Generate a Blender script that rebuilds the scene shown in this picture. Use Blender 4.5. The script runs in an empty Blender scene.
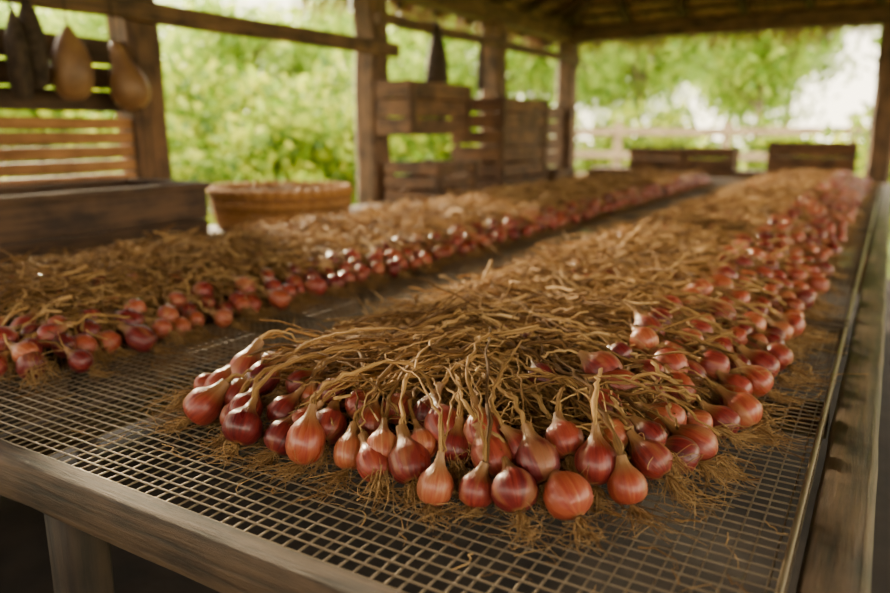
import bpy, math, random
import numpy as np
from math import radians, sin, cos, pi
random.seed(11); rng=np.random.default_rng(11)
C=1.23; TT=0.85
COL=bpy.context.scene.collection

# ------------------------------------------------ materials
def newmat(name):
    m=bpy.data.materials.new(name); m.use_nodes=True
    nt=m.node_tree; b=nt.nodes['Principled BSDF']
    return m,nt,b
def ramp(nt,stops):
    r=nt.nodes.new('ShaderNodeValToRGB'); e=r.color_ramp.elements
    while len(e)<len(stops): e.new(0.5)
    for i,(p,c) in enumerate(stops): e[i].position=p; e[i].color=(*c,1)
    return r
def wood(name,c1,c2,axis=1,rough=.75,sc=1.0,bump=.6):
    m,nt,b=newmat(name); L=nt.links.new
    tc=nt.nodes.new('ShaderNodeTexCoord'); mp=nt.nodes.new('ShaderNodeMapping')
    s=[55*sc]*3; s[axis]=3.5*sc; mp.inputs['Scale'].default_value=s
    L(tc.outputs['Object'],mp.inputs['Vector'])
    n=nt.nodes.new('ShaderNodeTexNoise'); n.inputs['Scale'].default_value=1; n.inputs['Detail'].default_value=8; n.inputs['Roughness'].default_value=.7
    L(mp.outputs[0],n.inputs['Vector'])
    n2=nt.nodes.new('ShaderNodeTexNoise'); n2.inputs['Scale'].default_value=9; n2.inputs['Detail'].default_value=6
    L(tc.outputs['Object'],n2.inputs['Vector'])
    mx=nt.nodes.new('ShaderNodeMix'); mx.inputs[0].default_value=.4
    L(n.outputs[0],mx.inputs[2]); L(n2.outputs[0],mx.inputs[3])
    r=ramp(nt,[(.40,c1),(.60,c2)]); L(mx.outputs[0],r.inputs[0]); L(r.outputs[0],b.inputs['Base Color'])
    b.inputs['Roughness'].default_value=rough
    bp=nt.nodes.new('ShaderNodeBump'); bp.inputs['Strength'].default_value=bump; bp.inputs['Distance'].default_value=.008
    L(mx.outputs[0],bp.inputs['Height']); L(bp.outputs[0],b.inputs['Normal'])
    return m
def attrmat(name,stops,kind):
    m,nt,b=newmat(name); L=nt.links.new
    at=nt.nodes.new('ShaderNodeAttribute'); at.attribute_name='tc'
    rn=nt.nodes.new('ShaderNodeAttribute'); rn.attribute_name='rnd'
    mp=nt.nodes.new('ShaderNodeMapping')
    mp.inputs['Scale'].default_value={'bulb':(5.5,5.5,1.3),'stem':(2.5,2.5,8),'root':(1,1,2)}[kind]
    L(at.outputs['Vector'],mp.inputs['Vector'])
    ml=nt.nodes.new('ShaderNodeMath'); ml.operation='MULTIPLY'; ml.inputs[1].default_value=173.0
    L(rn.outputs['Fac'],ml.inputs[0])
    n=nt.nodes.new('ShaderNodeTexNoise'); n.noise_dimensions='4D'; n.inputs['Scale'].default_value=1.0; n.inputs['Detail'].default_value=6; n.inputs['Roughness'].default_value=.6
    L(mp.outputs[0],n.inputs['Vector']); L(ml.outputs[0],n.inputs['W'])
    a=nt.nodes.new('ShaderNodeMath'); a.operation='MULTIPLY_ADD'; a.inputs[1].default_value=.65; L(rn.outputs['Fac'],a.inputs[0])
    c=nt.nodes.new('ShaderNodeMath'); c.operation='MULTIPLY_ADD'; c.inputs[1].default_value=1.2; c.inputs[2].default_value=-.48
    L(n.outputs[0],c.inputs[0]); L(c.outputs[0],a.inputs[2])
    r=ramp(nt,stops); L(a.outputs[0],r.inputs[0])
    last=r.outputs[0]
    if kind=='bulb':
        sp=nt.nodes.new('ShaderNodeSeparateXYZ'); L(at.outputs['Vector'],sp.inputs[0])
        r2=ramp(nt,[(0.0,(1,1,1)),(.08,(.0,.0,.0)),(.62,(.0,.0,.0)),(.88,(1,1,1))])
        L(sp.outputs[2],r2.inputs[0])
        mx=nt.nodes.new('ShaderNodeMix'); mx.data_type='RGBA'; mx.inputs[7].default_value=(.30,.15,.055,1)
        L(r2.outputs[0],mx.inputs[0]); L(last,mx.inputs[6]); last=mx.outputs[2]
        n3=nt.nodes.new('ShaderNodeTexNoise'); n3.noise_dimensions='4D'; n3.inputs['Scale'].default_value=1.1; n3.inputs['Detail'].default_value=3
        L(at.outputs['Vector'],n3.inputs['Vector']); L(ml.outputs[0],n3.inputs['W'])
        r3=ramp(nt,[(.56,(0,0,0)),(.66,(.5,.5,.5))]); L(n3.outputs[0],r3.inputs[0])
        mx3=nt.nodes.new('ShaderNodeMix'); mx3.data_type='RGBA'; mx3.inputs[7].default_value=(.38,.17,.06,1)
        L(r3.outputs[0],mx3.inputs[0]); L(last,mx3.inputs[6]); last=mx3.outputs[2]
        r4=ramp(nt,[(.35,(.27,.27,.27)),(.65,(.5,.5,.5))]); L(n3.outputs[0],r4.inputs[0]); L(r4.outputs[0],b.inputs['Roughness'])
        b.inputs['Coat Weight'].default_value=.25; b.inputs['Coat Roughness'].default_value=.2
        bp=nt.nodes.new('ShaderNodeBump'); bp.inputs['Strength'].default_value=.6; bp.inputs['Distance'].default_value=.003
        L(n.outputs[0],bp.inputs['Height']); L(bp.outputs[0],b.inputs['Normal'])
    else:
        b.inputs['Roughness'].default_value=.8; b.inputs['Specular IOR Level'].default_value=.25
        bp=nt.nodes.new('ShaderNodeBump'); bp.inputs['Strength'].default_value=.5; bp.inputs['Distance'].default_value=.002
        L(n.outputs[0],bp.inputs['Height']); L(bp.outputs[0],b.inputs['Normal'])
    L(last,b.inputs['Base Color'])
    return m
def noisemat(name,c1,c2,scale=20,rough=.9,bump=.5,dist=.01):
    m,nt,b=newmat(name); L=nt.links.new
    tc=nt.nodes.new('ShaderNodeTexCoord')
    n=nt.nodes.new('ShaderNodeTexNoise'); n.inputs['Scale'].default_value=scale; n.inputs['Detail'].default_value=8
    L(tc.outputs['Object'],n.inputs['Vector'])
    r=ramp(nt,[(.35,c1),(.65,c2)]); L(n.outputs[0],r.inputs[0]); L(r.outputs[0],b.inputs['Base Color'])
    b.inputs['Roughness'].default_value=rough
    bp=nt.nodes.new('ShaderNodeBump'); bp.inputs['Strength'].default_value=bump; bp.inputs['Distance'].default_value=dist
    L(n.outputs[0],bp.inputs['Height']); L(bp.outputs[0],b.inputs['Normal'])
    return m
def leafmat(name,stops,trans=.5):
    m,nt,b=newmat(name); L=nt.links.new
    rn=nt.nodes.new('ShaderNodeAttribute'); rn.attribute_name='rnd'
    r=ramp(nt,stops); L(rn.outputs['Fac'],r.inputs[0])
    b.inputs['Roughness'].default_value=.45
    t=nt.nodes.new('ShaderNodeBsdfTranslucent'); L(r.outputs[0],b.inputs['Base Color']); L(r.outputs[0],t.inputs['Color'])
    mx=nt.nodes.new('ShaderNodeMixShader'); mx.inputs[0].default_value=trans
    L(b.outputs[0],mx.inputs[1]); L(t.outputs[0],mx.inputs[2]); L(mx.outputs[0],nt.nodes['Material Output'].inputs['Surface'])
    return m
M={}
M['bulb']=attrmat('shallot_skin',[(.0,(.080,.006,.010)),(.25,(.18,.016,.016)),(.5,(.31,.045,.027)),(.75,(.40,.10,.042)),(1.,(.54,.25,.11))],'bulb')
M['stem']=attrmat('dried_stem',[(.0,(.045,.018,.005)),(.3,(.18,.088,.026)),(.6,(.42,.24,.082)),(1.,(.74,.51,.23))],'stem')
M['root']=attrmat('dried_root',[(.0,(.18,.09,.028)),(.6,(.44,.26,.10)),(1.,(.66,.45,.21))],'root')
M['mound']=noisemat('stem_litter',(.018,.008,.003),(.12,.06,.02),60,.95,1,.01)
M['postZ']=wood('post_timber',(.035,.017,.007),(.18,.094,.040),2)
M['beamY']=wood('beam_timber_long',(.035,.018,.008),(.18,.096,.042),1)
M['beamX']=wood('beam_timber_cross',(.035,.018,.008),(.18,.096,.042),0)
M['frameX']=wood('frame_board_cross',(.012,.007,.004),(.11,.065,.035),0,.65,1.3,.9)
M['frameY']=wood('frame_board_long',(.014,.008,.004),(.11,.064,.034),1,.55,1.3,.9)
M['frameZ']=wood('frame_leg',(.009,.005,.003),(.042,.024,.013),2)
M['crateX']=wood('crate_board_cross',(.03,.013,.005),(.18,.085,.031),0)
M['crateY']=wood('crate_board_long',(.03,.013,.005),(.18,.085,.031),1)
M['crateZ']=wood('crate_corner',(.03,.014,.006),(.14,.068,.027),2)
M['boxY']=wood('planter_board_long',(.025,.012,.006),(.11,.056,.025),1)
M['boxX']=wood('planter_board_cross',(.025,.012,.006),(.11,.056,.025),0)
M['slatY']=wood('slat_board',(.20,.085,.025),(.44,.21,.07),1)
M['darkY']=wood('dark_board',(.02,.010,.004),(.08,.042,.018),1)
M['roof']=wood('roof_underside',(.08,.041,.016),(.42,.22,.09),1)
M['raft']=wood('rafter_timber',(.03,.015,.006),(.13,.066,.027),1)
M['thatch']=attrmat('thatch_straw',[(.0,(.07,.035,.012)),(.5,(.24,.135,.05)),(1.,(.42,.27,.11))],'stem')
M['wicker']=attrmat('wicker',[(.0,(.14,.055,.013)),(.5,(.38,.18,.05)),(1.,(.54,.29,.095))],'stem')
M['gourd']=noisemat('gourd_skin',(.15,.070,.025),(.26,.14,.055),14,.5,.15)
M['cloth']=noisemat('old_sack',(.02,.012,.007),(.06,.038,.022),40,.9,.4)
M['earth']=noisemat('packed_earth',(.010,.006,.003),(.026,.016,.009),6,.95,.6,.02)
M['grass']=noisemat('grass_ground',(.10,.15,.02),(.26,.30,.05),3,.95,.6,.05)
M['fence']=wood('fence_wood',(.26,.17,.09),(.50,.35,.21),0)
M['bark']=wood('bark',(.10,.07,.04),(.26,.19,.12),2)
m,nt,b=newmat('galvanised_wire'); b.inputs['Base Color'].default_value=(.24,.185,.12,1); b.inputs['Metallic'].default_value=.35; b.inputs['Roughness'].default_value=.42; M['wire']=m
m,nt,b=newmat('steel_rod'); b.inputs['Base Color'].default_value=(.12,.09,.06,1); b.inputs['Metallic'].default_value=.4; b.inputs['Roughness'].default_value=.45; M['rod']=m
M['leafA']=leafmat('leaf_garden',[(0,(.035,.10,.004)),(.5,(.26,.40,.018)),(1,(.72,.73,.06))],.5)
M['leafB']=leafmat('leaf_tree',[(0,(.08,.19,.012)),(.5,(.32,.48,.04)),(1,(.66,.73,.12))],.55)
M['leafC']=leafmat('leaf_distant_haze',[(0,(.20,.34,.05)),(.5,(.42,.58,.12)),(1,(.68,.77,.25))],.55)  # paler greens put distance haze into the leaf colour

# ------------------------------------------------ mesh accumulator
class MB:
    def __init__(s): s.v=[];s.f=[];s.tc=[];s.r=[];s.m=[];s.n=0;s.mats=[]
    def mi(s,key):
        if key not in s.mats: s.mats.append(key)
        return s.mats.index(key)
    def add(s,v,f,key,tc=None,r=None):
        v=np.asarray(v,float).reshape(-1,3); f=np.asarray(f,int).reshape(-1,4)
        s.v.append(v); s.f.append(f+s.n); s.n+=len(v)
        s.tc.append(np.zeros_like(v) if tc is None else tc)
        s.r.append(np.full(len(v),random.random()) if r is None else r)
        s.m.append(np.full(len(f),s.mi(key)))
    def build(s,name,parent=None,smooth=True):
        v=np.concatenate(s.v);f=np.concatenate(s.f);mm=np.concatenate(s.m)
        me=bpy.data.meshes.new(name)
        me.vertices.add(len(v)); me.vertices.foreach_set('co',v.ravel())
        me.loops.add(len(f)*4); me.loops.foreach_set('vertex_index',f.ravel().astype(np.int32))
        me.polygons.add(len(f)); me.polygons.foreach_set('loop_start',np.arange(0,len(f)*4,4,dtype=np.int32))
        for k in s.mats: me.materials.append(M[k])
        me.polygons.foreach_set('material_index',mm.astype(np.int32))
        me.polygons.foreach_set('use_smooth',np.full(len(f),smooth))
        a=me.attributes.new('tc','FLOAT_VECTOR','POINT'); a.data.foreach_set('vector',np.concatenate(s.tc).ravel())
        a=me.attributes.new('rnd','FLOAT','POINT'); a.data.foreach_set('value',np.concatenate(s.r).ravel())
        me.update(calc_edges=True); me.validate()
        o=bpy.data.objects.new(name,me); COL.objects.link(o)
        if parent: o.parent=parent
        return o
    def beam(s,p0,p1,w,h,key,segs=1,jit=0.0,ch=.12,up=(0,0,1)):
        p0=np.array(p0,float);p1=np.array(p1,float);t=p1-p0;t/=np.linalg.norm(t)
        u=np.array(up,float)
        if abs(t@u)>.95: u=np.array((0,1,0.)) 
        sd=np.cross(t,u);sd/=np.linalg.norm(sd);u=np.cross(sd,t)
        c=ch*min(w,h); a=w/2;b=h/2
        pr=[(a-c,-b),(a,-b+c),(a,b-c),(a-c,b),(-a+c,b),(-a,b-c),(-a,-b+c),(-a+c,-b)]
        V=[]
        for i in range(segs+1):
            q=p0+(p1-p0)*i/segs; j=np.array([random.gauss(0,jit) for _ in range(2)])
            k=1+random.gauss(0,jit*4)
            for x,y in pr: V.append(q+sd*(x*k+j[0])+u*(y*k+j[1]))
        F=[]
        for i in range(segs):
            for k in range(8):
                F.append((i*8+k,i*8+(k+1)%8,(i+1)*8+(k+1)%8,(i+1)*8+k))
        for base,rev in ((0,0),(segs*8,1)):
            for q in ((0,1,2,7),(7,2,3,6),(6,3,4,5)):
                g=[base+x for x in q]; F.append(g if rev else g[::-1])
        s.add(V,F,key)
    def box(s,x0,x1,y0,y1,z0,z1,key,ch=.1):
        d=(x1-x0,y1-y0,z1-z0); cx,cy,cz=(x0+x1)/2,(y0+y1)/2,(z0+z1)/2
        a=int(np.argmax(d))
        if a==0: s.beam((x0,cy,cz),(x1,cy,cz),d[1],d[2],key,ch=ch)
        elif a==1: s.beam((cx,y0,cz),(cx,y1,cz),d[0],d[2],key,ch=ch)
        else: s.beam((cx,cy,z0),(cx,cy,z1),d[0],d[1],key,ch=ch)
    def tubes(s,P,R,k,key,flat=1.0,rnd=None):
        P=np.asarray(P,float);R=np.asarray(R,float)
        if P.ndim==2: P=P[None];R=R[None]
        Mn,n,_=P.shape
        T=np.gradient(P,axis=1);T=T/(np.linalg.norm(T,axis=2,keepdims=True)+1e-9)
        ov=P[:,-1]-P[:,0]; ov=np.where(np.linalg.norm(ov,axis=1,keepdims=True)<1e-6,T[:,0],ov)
        ref=np.cross(ov,rng.normal(size=(Mn,3)));ref/=np.linalg.norm(ref,axis=1,keepdims=True)+1e-9
        S=np.cross(T,ref[:,None]);S/=np.linalg.norm(S,axis=2,keepdims=True)+1e-9
        B=np.cross(T,S)
        th=np.arange(k)*2*pi/k
        cs=np.cos(th);sn=np.sin(th)
        V=P[:,:,None]+R[:,:,None,None]*(cs[None,None,:,None]*S[:,:,None]+flat*sn[None,None,:,None]*B[:,:,None])
        i=np.arange(n-1)[:,None];j=np.arange(k)[None]
        q=np.stack([i*k+j,i*k+(j+1)%k,(i+1)*k+(j+1)%k,(i+1)*k+j],-1).reshape(-1,4)
        F=(q[None]+(np.arange(Mn)*n*k)[:,None,None]).reshape(-1,4)
        tc=np.empty((Mn,n,k,3));tc[...,0]=cs;tc[...,1]=sn;tc[...,2]=np.linspace(0,1,n)[None,:,None]
        if rnd is None: rnd=rng.random(Mn)
        rr=np.broadcast_to(rnd[:,None,None],(Mn,n,k)).ravel()
        s.add(V.reshape(-1,3),F,key,tc.reshape(-1,3),rr)
    def ring(s,c,rad,r,key,k=6,n=64,amp=0,freq=0,ph=0,zamp=0,flat=1):
        t=np.linspace(0,2*pi,n+1)
        rr=rad+amp*np.sin(freq*t+ph)
        P=np.stack([c[0]+rr*np.cos(t),c[1]+rr*np.sin(t),c[2]+zamp*np.cos(freq*t+ph)],1)
        V=[];
        for a,p in zip(t,P):
            o=np.array((cos(a),sin(a),0))
            for j in range(k):
                th=2*pi*j/k; V.append(p+r*(cos(th)*o+np.array((0,0,sin(th)*flat))))
        F=[(i*k+j,i*k+(j+1)%k,(i+1)*k+(j+1)%k,(i+1)*k+j) for i in range(n) for j in range(k)]
        tc=np.array([(cos(2*pi*j/k),sin(2*pi*j/k),a*1.5) for a in t for j in range(k)])
        s.add(V,F,key,tc)
    def lathe(s,prof,loc,axis,k,key,flat=1):
        prof=np.array(prof,float);ax=np.array(axis,float);ax/=np.linalg.norm(ax)
        P=np.array(loc)[None]+ax[None]*prof[:,:1]
        s.tubes(P,prof[:,1],k,key,flat)
def empty(name):
    e=bpy.data.objects.new(name,None);COL.objects.link(e);e.empty_display_size=.1;return e

# ------------------------------------------------ drying table
TX0,TX1,TY0,TY1=-1.90,-0.035,0.45,6.25
tab=empty('drying_table')
b=MB(); r=.00115; sp=.0165
def wires(b,x0,x1,y0,y1):
    xs=np.arange(x0,x1,sp); ys=np.arange(y0,y1,sp*1.0)
    n=8
    P=np.zeros((len(xs),n,3));P[:,:,0]=(xs+rng.normal(0,.0007,len(xs)))[:,None]+rng.normal(0,.0007,(len(xs),n));P[:,:,1]=np.linspace(y0,y1,n);P[:,:,2]=TT-r
    b.tubes(P,np.full((len(xs),n),r),5,'wire')
    n=5
    P=np.zeros((len(ys),n,3));P[:,:,1]=(ys+rng.normal(0,.0007,len(ys)))[:,None]+rng.normal(0,.0007,(len(ys),n));P[:,:,0]=np.linspace(x0,x1,n);P[:,:,2]=TT-r+.0018
    b.tubes(P,np.full((len(ys),n),r),5,'wire')
wires(b,TX0,TX1,TY0,TY1)
b.build('wire_mesh_top',tab)
b=MB()
b.beam((TX0-.03,.437,TT-.026),(TX1+.06,.437,TT-.026),.030,.056,'frameX',30,.0007,ch=.10)
b.beam((TX0-.03,TY1+.02,TT-.03),(TX1+.06,TY1+.02,TT-.03),.04,.06,'frameX',10,.001)
b.build('end_boards',tab)
b=MB()
b.beam((TX1+.035,.45,TT-.025),(TX1+.035,TY1,TT-.025),.055,.058,'frameY',60,.0008,ch=.15)
b.beam((TX0-.01,.45,TT-.03),(TX0-.01,TY1,TT-.03),.04,.055,'frameY',40,.0008)
b.beam((-.95,.455,TT-.03),(-.95,TY1,TT-.03),.03,.045,'frameY',10,.0008)
b.build('side_rails',tab)
b=MB()
b.tubes(np.array([[[TX1-.004,.47,TT+.002],[TX1-.004,1.6,TT+.002],[TX1-.004,TY1,TT+.002]]]),np.full((1,3),.0035),8,'wire')
for y in (1.60,1.64,3.2,3.24,4.8,4.84):
    b.tubes(np.array([[[TX0,y,TT+.003],[-.9,y,TT+.003],[TX1,y,TT+.003]]]),np.full((1,3),.0045),8,'rod')
b.build('mesh_panel_rods',tab)
b=MB()
for y in (1.15,1.62,2.4,3.22,4.0,4.82,5.5):
    b.beam((TX0,y,TT-.035),(TX1,y,TT-.035),.03,.05,'frameX',4,.001)
b.build('cross_bearers',tab)
b=MB()
for y in (.475,2.7,4.8,6.22):
    for x in (TX0+.02,-.82,TX1+.03):
        b.beam((x,y,0),(x,y,TT-.058),.055,.055,'frameZ',8,.001)
b.build('legs',tab)

# ------------------------------------------------ shallot beds
def wob(x,y): return (np.sin(x*17+y*5)+np.sin(y*13-x*9+1)+np.sin(x*31+y*23+2)+np.sin(y*41-x*37))*.25
def Hbed(x,y,xl,xr,yf,ye,h0,bump=None):
    s=np.clip((x-xl)/(xr-xl),0,1)
    e=np.sqrt(np.clip(np.sin(pi*s),0,1))
    f=np.clip((y-yf)/.16,0,1)**.6*np.clip((ye-y)/.15,0,1)**.6
    h=h0*e*f*(1+.30*wob(x,y))
    if bump is not None: h=h+bump(x,y)*e*f
    return h
XF=np.array([-.85,-.74,-.62,-.5,-.35,-.25,-.19,-.14]);YF=np.array([.76,.62,.585,.595,.595,.62,.68,.82])
yfR=lambda x:np.interp(x,XF,YF)
RB=dict(xl=-.80,xr=-.135,ye=6.15)
LB=dict(xl=-1.84,xr=-1.085,ye=5.6)
bumpR=lambda x,y:.014*np.exp(-((x+.47)/.16)**2-((y-.88)/.16)**2)
HR=lambda x,y:Hbed(x,y,RB['xl'],RB['xr'],yfR(x)+.0,RB['ye'],.044,bumpR)
HL=lambda x,y:Hbed(x,y,LB['xl'],LB['xr'],.56,LB['ye'],.052)

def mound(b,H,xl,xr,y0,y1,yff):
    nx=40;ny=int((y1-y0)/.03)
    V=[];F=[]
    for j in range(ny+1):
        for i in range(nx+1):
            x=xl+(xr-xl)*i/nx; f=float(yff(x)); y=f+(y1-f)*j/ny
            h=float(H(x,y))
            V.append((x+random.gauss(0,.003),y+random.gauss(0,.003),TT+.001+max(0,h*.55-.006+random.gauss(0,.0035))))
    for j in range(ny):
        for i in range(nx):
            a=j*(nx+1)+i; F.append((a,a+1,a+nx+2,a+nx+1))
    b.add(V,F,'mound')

PROF=np.array([(0,.16),(.025,.42),(.08,.70),(.16,.89),(.26,.985),(.36,1.),(.46,.97),(.55,.87),(.62,.72),(.69,.53),(.77,.36),(.88,.25),(1.,.20)])
def kinks(m,nn,amp):
    k=rng.normal(0,amp,(m,nn,3)); k[:,0]=0
    return np.cumsum(k,axis=1)*.6+k*.4
def add_plants(b,pos,ax,R,el,dirs,ln,H,nroots,k,near,goalz=.0):
    pos=np.array(pos);ax=np.array(ax,float);ax/=np.linalg.norm(ax,axis=1,keepdims=True);R=np.array(R);el=np.array(el)
    dirs=np.array(dirs,float);dirs/=np.linalg.norm(dirs,axis=1,keepdims=True);ln=np.array(ln);Mn=len(pos)
    L=R*el; rnd=rng.random(Mn)
    pr=PROF if near else PROF[[0,2,3,5,7,9,10,12]]
    n=len(pr)
    bend=rng.normal(0,.12,(Mn,3))
    P=pos[:,None]+ax[:,None]*((pr[None,:,0:1]-.37)*L[:,None,None])+bend[:,None]*(np.clip(pr[None,:,0:1]-.4,0,1)**2*L[:,None,None])
    shape=pr[None,:,1]**rng.uniform(.75,1.25,(Mn,1))
    b.tubes(P,R[:,None]*shape*(1+rng.normal(0,.016,(Mn,n))),k,'bulb',rnd=rnd,flat=.92)
    neck=P[:,-1]-ax*(L*.04)[:,None]
    for rep in range(3 if near else 1):
        sel=np.ones(Mn,bool) if rep==0 else rng.random(Mn)<(.75 if rep==1 else .5)
        m=sel.sum(); d=dirs[sel].copy(); d0=d.copy()
        if rep: d=d+np.clip(rng.normal(0,.38,(m,3)),-.6,.6)*[1,1,.1]; d/=np.linalg.norm(d,axis=1,keepdims=True)
        l=ln[sel]*(1 if rep==0 else .75)*rng.uniform(.7,1.2,m)
        p0=neck[sel];g=p0+d*l[:,None]
        g[:,2]=TT+H(g[:,0],g[:,1])+rng.uniform(.006,.045,m)+goalz
        p1=p0+ax[sel]*(l*.25)[:,None]; p2=g-d*(l*.35)[:,None]; p2[:,2]=g[:,2]+rng.uniform(-.01,.025,m)
        nn=16 if near else 6
        t=np.linspace(0,1,nn)[None,:,None]
        B=(1-t)**3*p0[:,None]+3*(1-t)**2*t*p1[:,None]+3*(1-t)*t*t*p2[:,None]+t**3*g[:,None]
        if near: B=B+kinks(m,nn,.0026)
        B[:,:,2]=np.maximum(B[:,:,2],TT+.004)
        r0=(R[sel]*.18)*(1 if rep==0 else .5)
        tl=np.linspace(0,1,nn)[None]
        rr=r0[:,None]*(1-.6*tl**.6)*(1+rng.normal(0,.2,(m,nn))).clip(.5,1.6); rr[:,0]=r0
        b.tubes(B,rr,7 if near else 4,'stem',flat=.55)
    nr=nroots; m=Mn*nr
    base=np.repeat(P[:,0],nr,0);A=-np.repeat(ax,nr,0);D=-np.repeat(dirs,nr,0)
    d=A*.9+D*.8+rng.normal(0,.42,(m,3)); d/=np.linalg.norm(d,axis=1,keepdims=True)
    l=rng.uniform(.02,.065,m)*np.repeat(rng.uniform(.6,1.2,Mn),nr)
    nn=9 if near else 4
    t=np.linspace(0,1,nn)[None,:,None]
    curl=rng.normal(0,.014,(m,1,3))
    B=base[:,None]+d[:,None]*(l[:,None,None]*t)+curl*np.sin(t*rng.uniform(2,9,(m,1,1)))*t
    B[:,:,2]-=(t[:,:,0]**2*.018)
    B[:,:,2]=np.maximum(B[:,:,2],TT+.002+rng.uniform(0,.010,(m,1)))
    b.tubes(B,np.broadcast_to((.0008 if near else .0010)*(1-.6*t[:,:,0]),(m,nn)),3,'root')

def loose(b,n,xl,xr,ysamp,H,ang,sd,rad,lmin,lmax,k,nn,off=.02,yf=None,key='stem'):
    y=ysamp(rng.random(n)); x=rng.uniform(xl,xr,n)
    a=rng.normal(ang,sd,n); l=rng.uniform(lmin,lmax,n)
    if yf is not None:
        ok=(y-np.abs(np.sin(a))*l*.5)>yf(x)+.055; x=x[ok];y=y[ok];a=a[ok];l=l[ok];n=len(x)
    d=np.stack([np.cos(a),np.sin(a),np.zeros(n)],1); pd=np.stack([-np.sin(a),np.cos(a),np.zeros(n)],1)
    t=np.linspace(-.5,.5,nn)[None,:,None]
    P=np.stack([x,y,np.zeros(n)],1)[:,None]+d[:,None]*l[:,None,None]*t+pd[:,None]*(rng.normal(0,.14,(n,1,1))*l[:,None,None]*(t*t*4))
    P=P+kinks(n,nn,.0028)
    P[:,:,2]=TT+H(P[:,:,0],P[:,:,1])+ (rng.uniform(.0,off,n)[:,None]) + rng.normal(0,.2,(n,1))*l[:,None]*t[:,:,0]+ rng.normal(0,.002,(n,nn))
    P[:,:,2]=np.maximum(P[:,:,2],TT+.003+rng.uniform(0,.004,(n,1)))
    r=rng.uniform(*rad,n)[:,None]*(1-.5*(t[:,:,0]+.5))*(1+rng.normal(0,.2,(n,nn))).clip(.5,1.6)
    b.tubes(P,r,k,key,flat=.55)

# ---- right bed
b=MB()
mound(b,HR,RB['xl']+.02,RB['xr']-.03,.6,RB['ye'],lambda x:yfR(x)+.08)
pos=[];ax=[];R=[];el=[];di=[];ln=[]
def P_(x,y,z,a,r,e,d,l): pos.append((x,y,TT+z));ax.append(a);R.append(r);el.append(e);di.append(d);ln.append(l)
U=random.uniform;G=random.gauss
for row in range(3):
    x=-.765+row*.018
    while x<-.160:
        rr=(U(.0190,.0265) if row==0 else U(.0165,.024))
        y=float(yfR(x))+row*.040+G(0,.009 if row==0 else .013)
        gx,gy=-.46+G(0,.10),.90+G(0,.08)
        d=(gx-x,gy-y,0)
        s=max(.001,math.hypot(d[0],d[1])); dx,dy=d[0]/s,d[1]/s
        tilt=U(.3,1.2)
        P_(x,y,rr*1.12+row*.014+U(0,.006),(dx*tilt+G(0,.25),dy*tilt+G(0,.15),U(.5,1.0)),rr,U(2.3,3.0),(dx+G(0,.28),abs(dy)+.15+G(0,.15),0),U(.13,.28))
        x+=rr*U(1.8,2.2)
for i in range(9):
    y=.65+i*.03+G(0,.01)
    P_(-.765+G(0,.02),y,.024+U(0,.012),(.9,.35+G(0,.3),.45),U(.016,.023),U(2.4,3.2),(.8,.6+G(0,.2),0),U(.14,.22))
for row in range(4):
    y=.78+row*.01
    while y<1.75:
        rr=U(.018,.0260)
        P_(-.145-row*.046+G(0,.013)-.02*math.exp(-(y-.8)*6),y,.024+row*.016+U(0,.008),(-.9,G(.05,.5),U(.1,.8)),rr,U(2.3,3.1),(-1,G(.15,.45),0),U(.14,.28))
        y+=rr*U(1.8,2.3)*(1+.25*row)
for i in range(34):
    x=U(-.62,-.28);y=U(.80,1.75)
    P_(x,y,float(HR(x,y))*.9+.020,(-.8+G(0,.4),G(0,.6),U(.0,.5)),U(.016,.021),U(2.4,3.2),(-1,G(.2,.5),0),U(.12,.22))
add_plants(b,pos,ax,R,el,di,ln,HR,36,20,True,.004)
pos=[];ax=[];R=[];el=[];di=[];ln=[]
for row in range(5):
    y=1.75+row*.01
    while y<6.1:
        rr=U(.017,.024)
        P_(-.14-row*.042+G(0,.016),y,.024+min(row*.015,.05)+U(0,.008),(-.9,G(0,.4),U(.2,.6)),rr,U(2.4,3.2),(-1,G(.1,.45),0),U(.12,.22))
        y+=rr*U(1.9,2.5)*(1+.35*row)
for i in range(260):
    x=U(-.74,-.28);y=1.75+4.3*random.random()
    P_(x,y,float(HR(x,y))*.95+.020,(-.8+G(0,.4),G(0,.6),U(.0,.5)),U(.016,.021),U(2.4,3.2),(-1,G(.1,.6),0),U(.1,.2))
add_plants(b,pos,ax,R,el,di,ln,HR,10,10,False)
ysn=lambda u:.66+1.25*u
ysf=lambda u:1.8+4.35*u**1.25
loose(b,1700,-.77,-.28,ysn,HR,pi-.15,.7,(.0012,.0032),.12,.30,6,15,.034,yfR)
loose(b,1000,-.77,-.28,ysn,HR,pi/2,1.0,(.0010,.0028),.10,.24,6,14,.034,yfR)
loose(b,2800,-.80,-.20,ysn,HR,pi-.15,1.2,(.0005,.0012),.04,.18,4,9,.040,yfR)
loose(b,6400,-.77,-.27,ysf,HR,pi-.15,.8,(.0016,.0038),.10,.25,4,7,.038)
n=150
a=rng.uniform(-pi*1.0,.0,n);st=np.stack([-.46+rng.normal(0,.10,n),.88+rng.normal(0,.06,n)],1)
l=rng.uniform(.10,.19,n);nn=15;t=np.linspace(0,1,nn)[None,:,None]
P=np.zeros((n,nn,3));P[:,:,0]=st[:,0:1]+np.cos(a)[:,None]*l[:,None]*t[:,:,0]*1.1;P[:,:,1]=st[:,1:2]+np.sin(a)[:,None]*l[:,None]*t[:,:,0]
P[:,:,2]=TT+HR(st[:,0],st[:,1])[:,None]+rng.uniform(.01,.05,n)[:,None]-(t[:,:,0]**1.8)*rng.uniform(.02,.045,n)[:,None]
P+=kinks(n,nn,.0030)
P[:,:,2]=np.maximum(P[:,:,2],TT+.02)
b.tubes(P,rng.uniform(.0014,.0036,n)[:,None]*(1+rng.normal(0,.2,(n,nn))).clip(.5,1.6),7,'stem',flat=.6)
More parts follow.
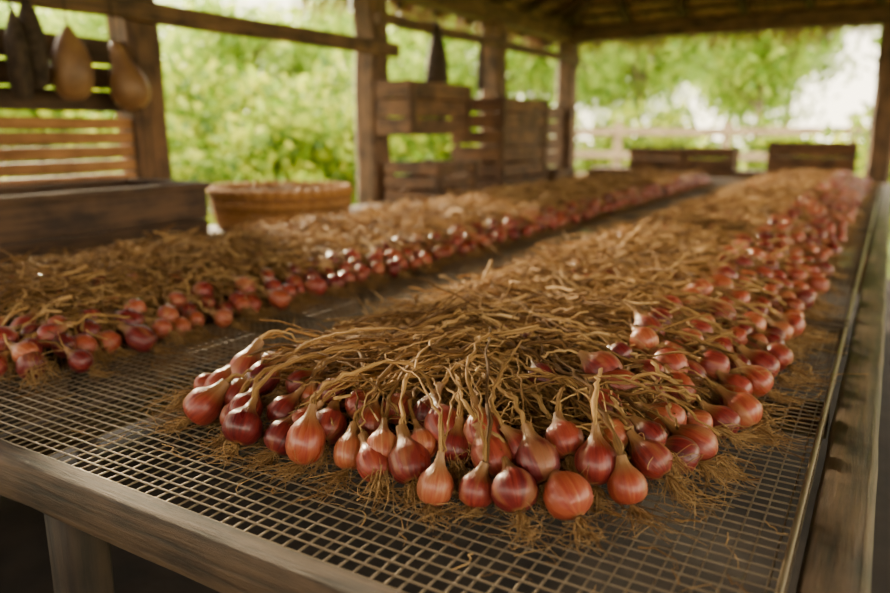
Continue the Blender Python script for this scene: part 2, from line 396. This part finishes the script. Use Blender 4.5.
loose(b,420,-.9,-.05,lambda u:.50+1.1*u,lambda x,y:x*0,0,3,(.0005,.0010),.02,.06,4,6,.002)
b.build('shallot_bed')

# ---- left bed
b=MB()
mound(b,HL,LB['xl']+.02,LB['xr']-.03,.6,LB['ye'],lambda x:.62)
pos=[];ax=[];R=[];el=[];di=[];ln=[]
for row in range(3):
    y=.60
    while y<2.1:
        rr=U(.017,.0240)
        P_(-1.10-row*.038+G(0,.014),y,.024+row*.014+U(0,.008),(-.9,G(.1,.5),U(.2,.8)),rr,U(2.4,3.1),(-1,G(.1,.45),0),U(.13,.24))
        y+=rr*U(1.85,2.5)*(1+.4*row)
for row in range(3):
    x=-1.14
    while x>-1.82:
        rr=U(.017,.0240)
        P_(x,.575+row*.036+G(0,.014),.024+row*.012+U(0,.007),(G(0,.35),.9,U(.3,.8)),rr,U(2.4,3.1),(G(-.2,.4),1,0),U(.13,.22))
        x-=rr*U(1.85,2.5)
for i in range(60):
    x=U(-1.76,-1.2);y=U(.7,2.1)
    P_(x,y,float(HL(x,y))*.9+.018,(-.8+G(0,.4),G(0,.6),U(.0,.5)),U(.016,.021),U(2.4,3.2),(-1,G(.1,.6),0),U(.1,.18))
add_plants(b,pos,ax,R,el,di,ln,HL,28,14,True)
pos=[];ax=[];R=[];el=[];di=[];ln=[]
for row in range(3):
    y=2.1
    while y<5.55:
        rr=U(.017,.024)
        P_(-1.10-row*.040+G(0,.012),y,.024+row*.014+U(0,.008),(-.9,G(0,.4),U(.2,.6)),rr,U(2.4,3.1),(-1,G(.1,.45),0),U(.12,.22))
        y+=rr*U(1.9,2.4)*(1+.4*row)
for i in range(200):
    x=U(-1.74,-1.2);y=U(2.1,5.5)
    P_(x,y,float(HL(x,y))*.95+.018,(-.8+G(0,.4),G(0,.6),U(.0,.5)),U(.016,.021),U(2.4,3.2),(-1,G(.1,.6),0),U(.08,.14))
add_plants(b,pos,ax,R,el,di,ln,HL,10,10,False)
loose(b,4600,-1.78,-1.19,lambda u:.68+1.8*u,HL,pi-.1,.8,(.0014,.0036),.08,.22,5,9,.038)
loose(b,2400,-1.80,-1.14,lambda u:.66+1.8*u,HL,pi-.1,1.1,(.0006,.0013),.05,.14,4,7,.042)
loose(b,5600,-1.76,-1.20,lambda u:2.4+3.15*u,HL,pi-.1,.8,(.0018,.0040),.10,.22,4,7,.040)
loose(b,200,-1.2,-.98,lambda u:.55+1.4*u,lambda x,y:x*0,0,3,(.0005,.0010),.02,.06,4,6,.002)
b.build('shallot_bed')

# ------------------------------------------------ shed posts, plates, rails
XW=-2.6
shed=empty('timber_shed')
def post(x,y,w,ztop,name='timber_post',z0=0):
    b=MB(); b.beam((x,y,z0),(x,y,ztop),w,w,'postZ',14,.004,ch=.14); return b.build(name,shed,smooth=False)
for y in (1.975,3.53,5.05,6.5): post(XW,y,.15 if y<2 else .16,C+.76)
post(XW,-.8,.16,C+.76)
post(-.08,6.5,.17,C+.76)
for y in (-.8,1.4,3.5,6.5): post(2.2,y,.16,C+.76)
b=MB(); b.beam((XW,-1.9,C+.825),(XW,6.75,C+.825),.13,.13,'beamY',30,.002); b.build('wall_plate_beam',shed,smooth=False)
b=MB(); b.beam((2.2,-1.9,C+.825),(2.2,6.75,C+.825),.13,.13,'beamY',30,.002); b.build('wall_plate_beam',shed,smooth=False)
b=MB(); b.beam((-2.53,6.5,C+.825),(2.13,6.5,C+.825),.13,.13,'beamX',20,.003); b.build('tie_beam',shed,smooth=False)
b=MB(); b.beam((-2.53,3.53,C+.90),(2.13,3.53,C+.90),.09,.10,'beamX',20,.003); b.build('tie_beam',shed,smooth=False)
b=MB(); b.beam((XW+.105,-.9,C+.44),(XW+.105,3.62,C+.44),.055,.075,'beamY',20,.002); b.build('hanging_rail',shed,smooth=False)
b=MB(); b.beam((XW+.105,3.45,C+.60),(XW+.105,6.5,C+.60),.05,.06,'beamY',20,.002); b.build('hanging_rail',shed,smooth=False)
b=MB()
for i in range(11): b.box(-2.5,2.1,-1.95,-1.91,.01+i*.13,.135+i*.13,'crateX')  # plank wall added unseen behind the camera to darken the foreground
for x in (-2.4,-.9,.6,2.0): b.box(x,x+.09,-2.04,-1.955,0,C+.86,'postZ')
b.build('added_shade_wall_near',shed,smooth=False)

# ------------------------------------------------ hip roof
zE=C+.87; XL,XR,YN,YFr=-3.0,2.6,-2.2,6.95; hx=(XR-XL)/2; rise=hx*.42
r0=(-.2,YN+hx,zE+rise); r1=(-.2,YFr-hx,zE+rise)
b=MB()
A=(XL,YN,zE);B_=(XR,YN,zE);Cc=(XR,YFr,zE);D=(XL,YFr,zE)
def up(p,h=.12): return (p[0],p[1],p[2]+h)
def mids(p,q): return tuple((np.array(p)+np.array(q))/2)
V=[A,B_,Cc,D,r0,r1]+[up(p) for p in (A,B_,Cc,D,r0,r1)]
F=[(0,3,5,4),(2,1,4,5)]; F2=[(6,10,11,9),(8,11,10,7)]
b.add(V,F,'roof')
b.add(V,F2,'thatch',r=np.full(12,.5))
V=[Cc,D,mids(Cc,D),r1,A,B_,mids(A,B_),r0]
b.add(V,[(0,3,1,2),(4,7,5,6)],'roof')
V2=[up(p) for p in V]; b.add(V2,[(0,2,1,3),(4,6,5,7)],'thatch',r=np.full(8,.5))
for p,q in ((A,B_),(B_,Cc),(Cc,D),(D,A)): b.add([p,q,up(q),up(p)],[(0,1,2,3)],'thatch',r=np.full(4,.5))
y=YN+.3
while y<YFr-.1:
    dx=min(hx,YFr-y,y-YN)
    for s0,s1 in ((XL,1),(XR,-1)):
        b.beam((s0+s1*.02,y,zE-.035),(s0+s1*dx,y,zE-.035+.42*dx),.055,.08,'raft',8,.003)
    y+=.48
x=XL+.4
while x<XR-.1:
    dy=min(x-XL,XR-x)
    b.beam((x,YFr-.02,zE-.035),(x,YFr-dy,zE-.035+.42*dy),.055,.08,'raft',8,.003)
    b.beam((x,YN+.02,zE-.035),(x,YN+dy,zE-.035+.42*dy),.055,.08,'raft',8,.003)
    x+=.48
for p,q in ((D,r1),(Cc,r1),(A,r0),(B_,r0),(r0,r1)):
    b.beam((p[0],p[1],p[2]-.05),(q[0],q[1],q[2]-.05),.08,.09,'raft',8,.002)
for k in range(1,18):
    o=k*.15; z=zE+.42*o-.008
    b.beam((XL+o,YN+o,z),(XL+o,YFr-o,z),.035,.02,'raft')
    b.beam((XL+o,YFr-o,z),(XR-o,YFr-o,z),.035,.02,'raft')
    b.beam((XR-o,YN+o,z),(XR-o,YFr-o,z),.035,.02,'raft')
def fringe(n,p0,p1,out):
    t=rng.random(n); p0=np.array(p0);p1=np.array(p1)
    S=p0+(p1-p0)*t[:,None]; S[:,2]+=rng.uniform(-.0,.12,n); S-=np.array(out)*rng.uniform(.02,.1,n)[:,None]
    d=np.array(out)*1.0+np.array((0,0,-1.0))+rng.normal(0,.28,(n,3)); d/=np.linalg.norm(d,axis=1,keepdims=True)
    l=rng.uniform(.10,.22,n)*(1+.5*np.sin(t*90)*np.sin(t*37))
    tt=np.linspace(0,1,4)[None,:,None]
    P=S[:,None]+d[:,None]*l[:,None,None]*tt; P[:,:,2]-=tt[:,:,0]**2*.04
    b.tubes(P,np.broadcast_to(.0045*(1-.6*tt[:,:,0]),(n,4)),4,'thatch')
fringe(3600,D,A,(-.8,0,0)); fringe(2600,Cc,D,(0,.8,0)); fringe(1000,B_,Cc,(.8,0,0))
b.build('thatched_roof',shed,smooth=False)

# ------------------------------------------------ left wall panel
b=MB()
for i in range(5):
    z=C-.185+i*.052
    b.box(XW+.01,XW+.035,.35,1.90,z-.021,z+.021,'slatY')
for i,(z,h) in enumerate(((.105,.075),(.19,.08),(.285,.09))):
    b.box(XW+.005,XW+.035,.35,1.90,C+z-h/2,C+z+h/2,'darkY')
b.box(XW-.03,XW+.005,.55,.61,0,C+.75,'postZ'); b.box(XW-.03,XW+.005,1.25,1.31,0,C+.75,'postZ')
for i in range(9):  # low boards added to block sunlit ground and keep it dark under the table
    z=.1+i*.1
    b.box(XW+.01,XW+.035,-.72,1.90,z-.048,z+.048,'darkY')
b.build('wall_left_slatted',shed,smooth=False)
b=MB()
for y0,y1,nn in ((5.13,6.42,11),(3.62,4.97,7),(2.06,3.44,6)):  # run behind the basket added to block sunlit ground below the bench
    for i in range(nn):
        z=.07+i*.13
        b.box(XW-.02,XW+.02,y0,y1,z-.060,z+.060,'crateY')
b.build('wall_left_plank',shed,smooth=False)

# ------------------------------------------------ side bench
b=MB()
for i in range(4):
    x=-2.50+i*.138; b.box(x,x+.132,-.2,5.5,C-.43,C-.405,'frameY',ch=.1)
for y in (-.1,1.2,2.6,4.0,5.3):
    for x in (-2.47,-2.03): b.box(x,x+.05,y,y+.05,0,C-.43,'frameZ')
b.build('side_bench',smooth=False)
BZ=C-.404
b=MB()
x0,x1,y0,y1=-2.44,-2.035,.2,1.78
for z0,z1 in ((BZ,BZ+.098),(BZ+.102,BZ+.205)):
    b.box(x1-.03,x1,y0,y1,z0,z1,'boxY',ch=.08); b.box(x0,x0+.03,y0,y1,z0,z1,'boxY',ch=.08)
    b.box(x0+.03,x1-.03,y1-.035,y1-.005,z0,z1,'boxX',ch=.08); b.box(x0+.03,x1-.03,y0,y0+.03,z0,z1,'boxX',ch=.08)
b.box(x1-.045,x1+.012,y0-.01,y1+.01,BZ+.206,BZ+.228,'boxY'); b.box(x0-.012,x0+.045,y0-.01,y1+.01,BZ+.206,BZ+.228,'boxY')
b.box(x0+.045,x1-.045,y1-.05,y1+.01,BZ+.206,BZ+.228,'boxX')
b.box(x0+.03,x1-.03,y0+.03,y1-.035,BZ,BZ+.03,'boxY')
b.build('wooden_trough',smooth=False)

# ------------------------------------------------ wicker basket
b=MB(); cx,cy=-2.23,2.36; hB=.150; N=10
for j in range(N):
    f=j/(N-1); rad=.265+.025*f**.7
    b.ring((cx,cy,BZ+.012+f*(hB-.022)),rad,.0080,'wicker',6,168,.0060,28,pi*(j%2),flat=.95)
for i in range(56):
    a=(i+.5)*2*pi/56
    P=np.array([[cx+(.265+.025*f**.7)*cos(a),cy+(.265+.025*f**.7)*sin(a),BZ+.004+f*(hB)] for f in np.linspace(0,1,5)])
    b.tubes(P,np.full(5,.005),5,'wicker')
for k in range(3): b.ring((cx,cy,BZ+hB+.005*k),.290,.012,'wicker',6,160,.005,40,k*2.1,.006)
b.ring((cx,cy,BZ+.010),.266,.010,'wicker',6,120,.003,40,0,.002)
for j in range(14): b.ring((cx,cy,BZ+.010),.018+.0185*j,.009,'wicker',4,40)
n=800; a=rng.uniform(0,2*pi,n); rr=np.sqrt(rng.random(n))*.22; aa=rng.uniform(0,2*pi,n)
t=np.linspace(-.5,.5,6)[None,:,None]; l=rng.uniform(.08,.2,n)
P=np.stack([cx+rr*np.cos(a),cy+rr*np.sin(a),BZ+.125+.03*(1-(rr/.23)**2)+rng.uniform(-.03,.012,n)],1)[:,None]+np.stack([np.cos(aa),np.sin(aa),rng.normal(0,.1,n)],1)[:,None]*t*l[:,None,None]
q=P-np.array([cx,cy,0]); rad=np.linalg.norm(q[:,:,:2],axis=2,keepdims=True); sc=np.minimum(1,.27/np.maximum(rad,1e-6))
P[:,:,:2]=np.array([cx,cy])+q[:,:,:2]*sc
b.tubes(P,rng.uniform(.002,.004,n)[:,None]*np.ones((1,6)),4,'stem',flat=.6,rnd=rng.random(n)*.5)
b.build('wicker_basket')

# ------------------------------------------------ hanging things
def string(b,p0,p1,r=.003): b.tubes(np.array([p0,mids(p0,p1),p1]),np.full(3,r),6,'cloth')
railx=XW+.105
b=MB(); g=(-2.455,1.60,C+.10)
b.lathe([(0,.003),(.004,.03),(.025,.054),(.06,.067),(.10,.070),(.14,.064),(.175,.052),(.205,.036),(.225,.022),(.24,.012),(.25,.002)],g,(0,0,1),20,'gourd')
string(b,(g[0],g[1],C+.34),(railx+.034,1.60,C+.44))
b.build('hanging_gourd')
b=MB(); g=(-2.45,1.84,C+.075)
ax_=np.array((-.05,-.25,1.));ax_/=np.linalg.norm(ax_)
b.lathe([(0,.003),(.004,.032),(.028,.060),(.06,.071),(.10,.069),(.14,.052),(.175,.035),(.21,.028),(.235,.022),(.245,.002)],g,ax_,20,'gourd')
tp=np.array(g)+ax_*.24; string(b,tuple(tp),(railx+.034,1.78,C+.44))
b.build('hanging_gourd')
b=MB()
for k,(yy,zz) in enumerate(((1.42,.12),(1.47,.16))):
    b.lathe([(0,.004),(.01,.045),(.08,.055),(.18,.05),(.25,.03),(.28,.012),(.30,.004)],(-2.46,yy,C+zz-.03),(0,0,1),14,'cloth',.6)
    string(b,(-2.46,yy,C+zz+.25),(railx+.034,yy,C+.44))
b.build('hanging_sack')
def crate(name,x0,x1,y0,y1,z0,z1,n,gap=.25,th=.014):
    b=MB(); p=.03
    for x in (x0,x1-p):
        for y in (y0,y1-p): b.box(x+.001,x+p-.001,y+.001,y+p-.001,z0,z1,'crateZ')
    H=(z1-z0)/n
    for i in range(n):
        a=z0+i*H+H*gap/2; c=z0+(i+1)*H-H*gap/2
        b.box(x0,x1,y0-th,y0,a,c,'crateX'); b.box(x0,x1,y1,y1+th,a,c,'crateX')
        b.box(x0-th,x0,y0-th,y1+th,a,c,'crateY'); b.box(x1,x1+th,y0-th,y1+th,a,c,'crateY')
    for y in (y0-.004,y1-.032): b.box(x1+th,x1+th+.012,y,y+.036,z0+.004,z1-.004,'crateZ')
    b.box(x0,x1,y0,y1,z0+.002,z0+.018,'crateY')
    return b.build(name,smooth=False)
crate('wall_box',-2.50,-2.30,3.46,4.12,C-.03,C+.27,3,.08)
b=MB()
b.lathe([(0,.002),(.005,.10),(.12,.092),(.22,.065),(.30,.038),(.34,.02),(.36,.005)],(-2.41,3.93,C+.275),(0,0,1),16,'cloth',.7)
string(b,(-2.41,3.93,C+.62),(-2.468,3.93,C+.63)); b.build('hanging_tool_bag')
b=MB(); b.lathe([(0,.002),(.004,.035),(.2,.03),(.3,.015),(.32,.003)],(-2.42,4.5,C+.26),(0,0,1),12,'cloth',.6)
string(b,(-2.42,4.5,C+.57),(-2.468,4.5,C+.61)); b.build('hanging_tool_bag')
z=BZ+.001
crate('wooden_crate',-2.42,-2.1,3.42,3.85,z,z+.235,3)
for i in range(3): crate('wooden_crate',-2.46,-2.12,4.22,4.92,z+i*.206,z+.2+i*.206,2,.22)
crate('wooden_tray',-2.46,-2.1,5.05,5.42,z,z+.12,1,.1)
b=MB()
for i in range(3): b.box(-2.45,-.25,6.72+i*.11,6.82+i*.11,C-.37,C-.345,'crateX')
for x in (-2.4,-1.3,-.35):
    for y in (6.73,6.98): b.box(x,x+.05,y,y+.05,0,C-.37,'frameZ')
b.box(-2.45,-.25,6.70,6.719,C-.5,C-.37,'crateX')
b.build('far_bench',smooth=False)
z=C-.344
crate('wooden_crate',-2.05,-1.6,6.75,7.0,z,z+.19,2,.12)
crate('wooden_crate',-1.55,-1.18,6.75,7.0,z,z+.2,2,.12)
crate('wooden_crate',-.88,-.27,6.75,7.0,z,z+.25,2,.08)

# ------------------------------------------------ ground
b=MB(); b.add([(-3.0,-3,0),(2.8,-3,0),(2.8,7.2,0),(-3.0,7.2,0),(-3.0,-3,-.04),(2.8,-3,-.04),(2.8,7.2,-.04),(-3.0,7.2,-.04)],[(0,1,2,3),(0,4,5,1),(1,5,6,2),(2,6,7,3),(3,7,4,0)],'earth'); b.build('floor',smooth=False)
b=MB(); S=70; b.add([(-S,-S,-.045),(S,-S,-.045),(S,S,-.045),(-S,S,-.045)],[(0,1,2,3)],'grass'); b.build('ground',smooth=False)

# ------------------------------------------------ foliage
def leafcloud(n,rad,size,key,name,shell=.5,clumps=0):
    b=MB()
    d=rng.normal(size=(n,3));d/=np.linalg.norm(d,axis=1,keepdims=True)
    r=(shell+(1-shell)*rng.random(n))[:,None]
    c=d*r*np.array(rad)
    if clumps:
        cc=rng.normal(size=(clumps,3));cc/=np.linalg.norm(cc,axis=1,keepdims=True);cc*=rng.uniform(.4,1,(clumps,1))*np.array(rad)*.75
        c=cc[rng.integers(0,clumps,n)]+d*r*np.array(rad)*.38
    a=rng.normal(size=(n,3));a/=np.linalg.norm(a,axis=1,keepdims=True); a[:,2]-=.3
    w=np.cross(a,rng.normal(size=(n,3)));w/=np.linalg.norm(w,axis=1,keepdims=True)
    s=rng.uniform(.6,1.2,n)[:,None]*size
    V=np.stack([c-a*s,c+w*s*.42,c+a*s,c-w*s*.42],1).reshape(-1,3)
    F=np.arange(n*4).reshape(-1,4)
    b.add(V,F,key,r=np.repeat(rng.random(n),4))
    o=b.build(name,smooth=False); me=o.data; bpy.data.objects.remove(o); return me
bushes=[leafcloud(1600,(1,1,1),.09,'leafA','bush_foliage',.35,14) for _ in range(3)]
crowns=[leafcloud(3000,(1,1,.9),.065,'leafB','crown_foliage',.3,22) for _ in range(2)]
fars=[leafcloud(3000,(1,1,.95),.055,'leafC','far_foliage',.3,26) for _ in range(2)]
garden=empty('garden_trees_and_bushes')
def put(me,name,loc,s,parent):
    o=bpy.data.objects.new(name,me);COL.objects.link(o);o.parent=parent
    o.location=loc;o.scale=(s,s,s);o.rotation_euler=(0,0,U(0,6.28))
for y in np.arange(-1,12,1.0):
    for x,zz,s in ((-4.9,.32,.78),(-6.0,.80,.95),(-7.6,1.15,1.2)):
        if random.random()<.95: put(random.choice(bushes),'bush',(x+G(0,.3),y+G(0,.3),zz+G(0,.15)),s*U(.75,1.15),garden)
for x in np.arange(-2.2,6,.9):
    put(random.choice(bushes),'bush',(x+G(0,.2),8.4+G(0,.1),.60+G(0,.08)),.78*U(.85,1.1),garden)
for x in np.arange(-8,7,1.1):
    put(random.choice(bushes),'bush',(x+G(0,.3),11.6+G(0,.3),.8+G(0,.15)),1.05*U(.85,1.15),garden)
def tree(x,y,h,cr,me):
    b=MB()
    t=np.linspace(0,1,6)
    P=np.stack([x+np.sin(t*2)*.15,y+t*.1,-.05+t*h],1); b.tubes(P,.02*cr+.05*(1-t),9,'bark')
    for k in range(6):
        a=U(0,6.28);z0=h*U(.5,.8)
        Q=np.array([[x+.1,y,z0],[x+cos(a)*cr*.4,y+sin(a)*cr*.4,z0+cr*.35],[x+cos(a)*cr*.8,y+sin(a)*cr*.8,z0+cr*.6]]); b.tubes(Q,np.array([.04,.03,.015]),6,'bark')
    b.build('tree_trunk',garden)
    put(me,'tree_crown',(x,y,h),cr,garden)
    put(me,'tree_crown',(x+G(0,.3)*cr,y+G(0,.3)*cr,h-.6*cr),cr*.75,garden)
for x,y,h,cr in ((-10.5,5.6,2.2,1.2),(-11,7.6,2.4,1.4),(-10.5,9.6,2.6,1.5),(-10,11.8,2.7,1.5),(-8.5,13.5,2.8,1.6),(-6.6,14.8,3.0,1.6),(-4.6,15.2,3.1,1.6),(-2.4,15.5,3.2,1.7),(1.0,15,3.0,1.5),(4,14,3.1,1.6)):
    tree(x,y,h,cr,random.choice(crowns))
for x,y,h,cr in ((-17,9,3.1,2.0),(-18,12,3.3,2.1),(-17,15,3.5,2.2),(-15,18,3.6,2.3),(-12.5,20.5,3.8,2.4),(-9.5,22,4.2,2.6),(-6,23,4.5,2.8),(-2.6,22,4.4,2.7),(.8,22,4.2,2.6),(4,23,4.2,2.7),(8,24,4.2,2.7),(13,22,4.2,2.7),(-4,27,5,3),(1.5,27,5,3)):
    tree(x,y,h,cr,random.choice(fars))
b=MB()
for x in np.arange(-6,5,1.4): b.beam((x,9.9,-.04),(x,9.9,1.33),.09,.09,'fence',4,.003)
for z in (.3,.6,.9,1.2): b.beam((-6,9.85,z),(4.2,9.85,z+.02),.03,.10,'fence',20,.004)
b.build('garden_fence',smooth=False)

# ------------------------------------------------ light
w=bpy.data.worlds.new('sky');bpy.context.scene.world=w;w.use_nodes=True
nt=w.node_tree;bg=nt.nodes['Background']
tc=nt.nodes.new('ShaderNodeTexCoord');sp_=nt.nodes.new('ShaderNodeSeparateXYZ');nt.links.new(tc.outputs['Generated'],sp_.inputs[0])
rp=ramp(nt,[(0,(1,.86,.60)),(.6,(1.,.92,.80))]);nt.links.new(sp_.outputs[2],rp.inputs[0]);nt.links.new(rp.outputs[0],bg.inputs['Color'])
bg.inputs['Strength'].default_value=7.4
def sun(name,d,e,col,ang):
    l=bpy.data.lights.new(name,'SUN');l.energy=e;l.color=col;l.angle=radians(ang)
    o=bpy.data.objects.new(name,l);COL.objects.link(o)
    from mathutils import Vector
    o.rotation_euler=Vector(d).to_track_quat('-Z','Y').to_euler()
sun('sun',(1,-.50,-.355),32,(1,.80,.50),6)

cam=bpy.data.cameras.new('camera');co=bpy.data.objects.new('camera',cam);COL.objects.link(co)
co.location=(0,0,C);co.rotation_euler=(radians(77.2),0,radians(30.9))
cam.lens=29.65;cam.sensor_width=36;cam.clip_start=.02;cam.clip_end=200
cam.dof.use_dof=True;cam.dof.focus_distance=.84;cam.dof.aperture_fstop=2.8
bpy.context.scene.camera=co
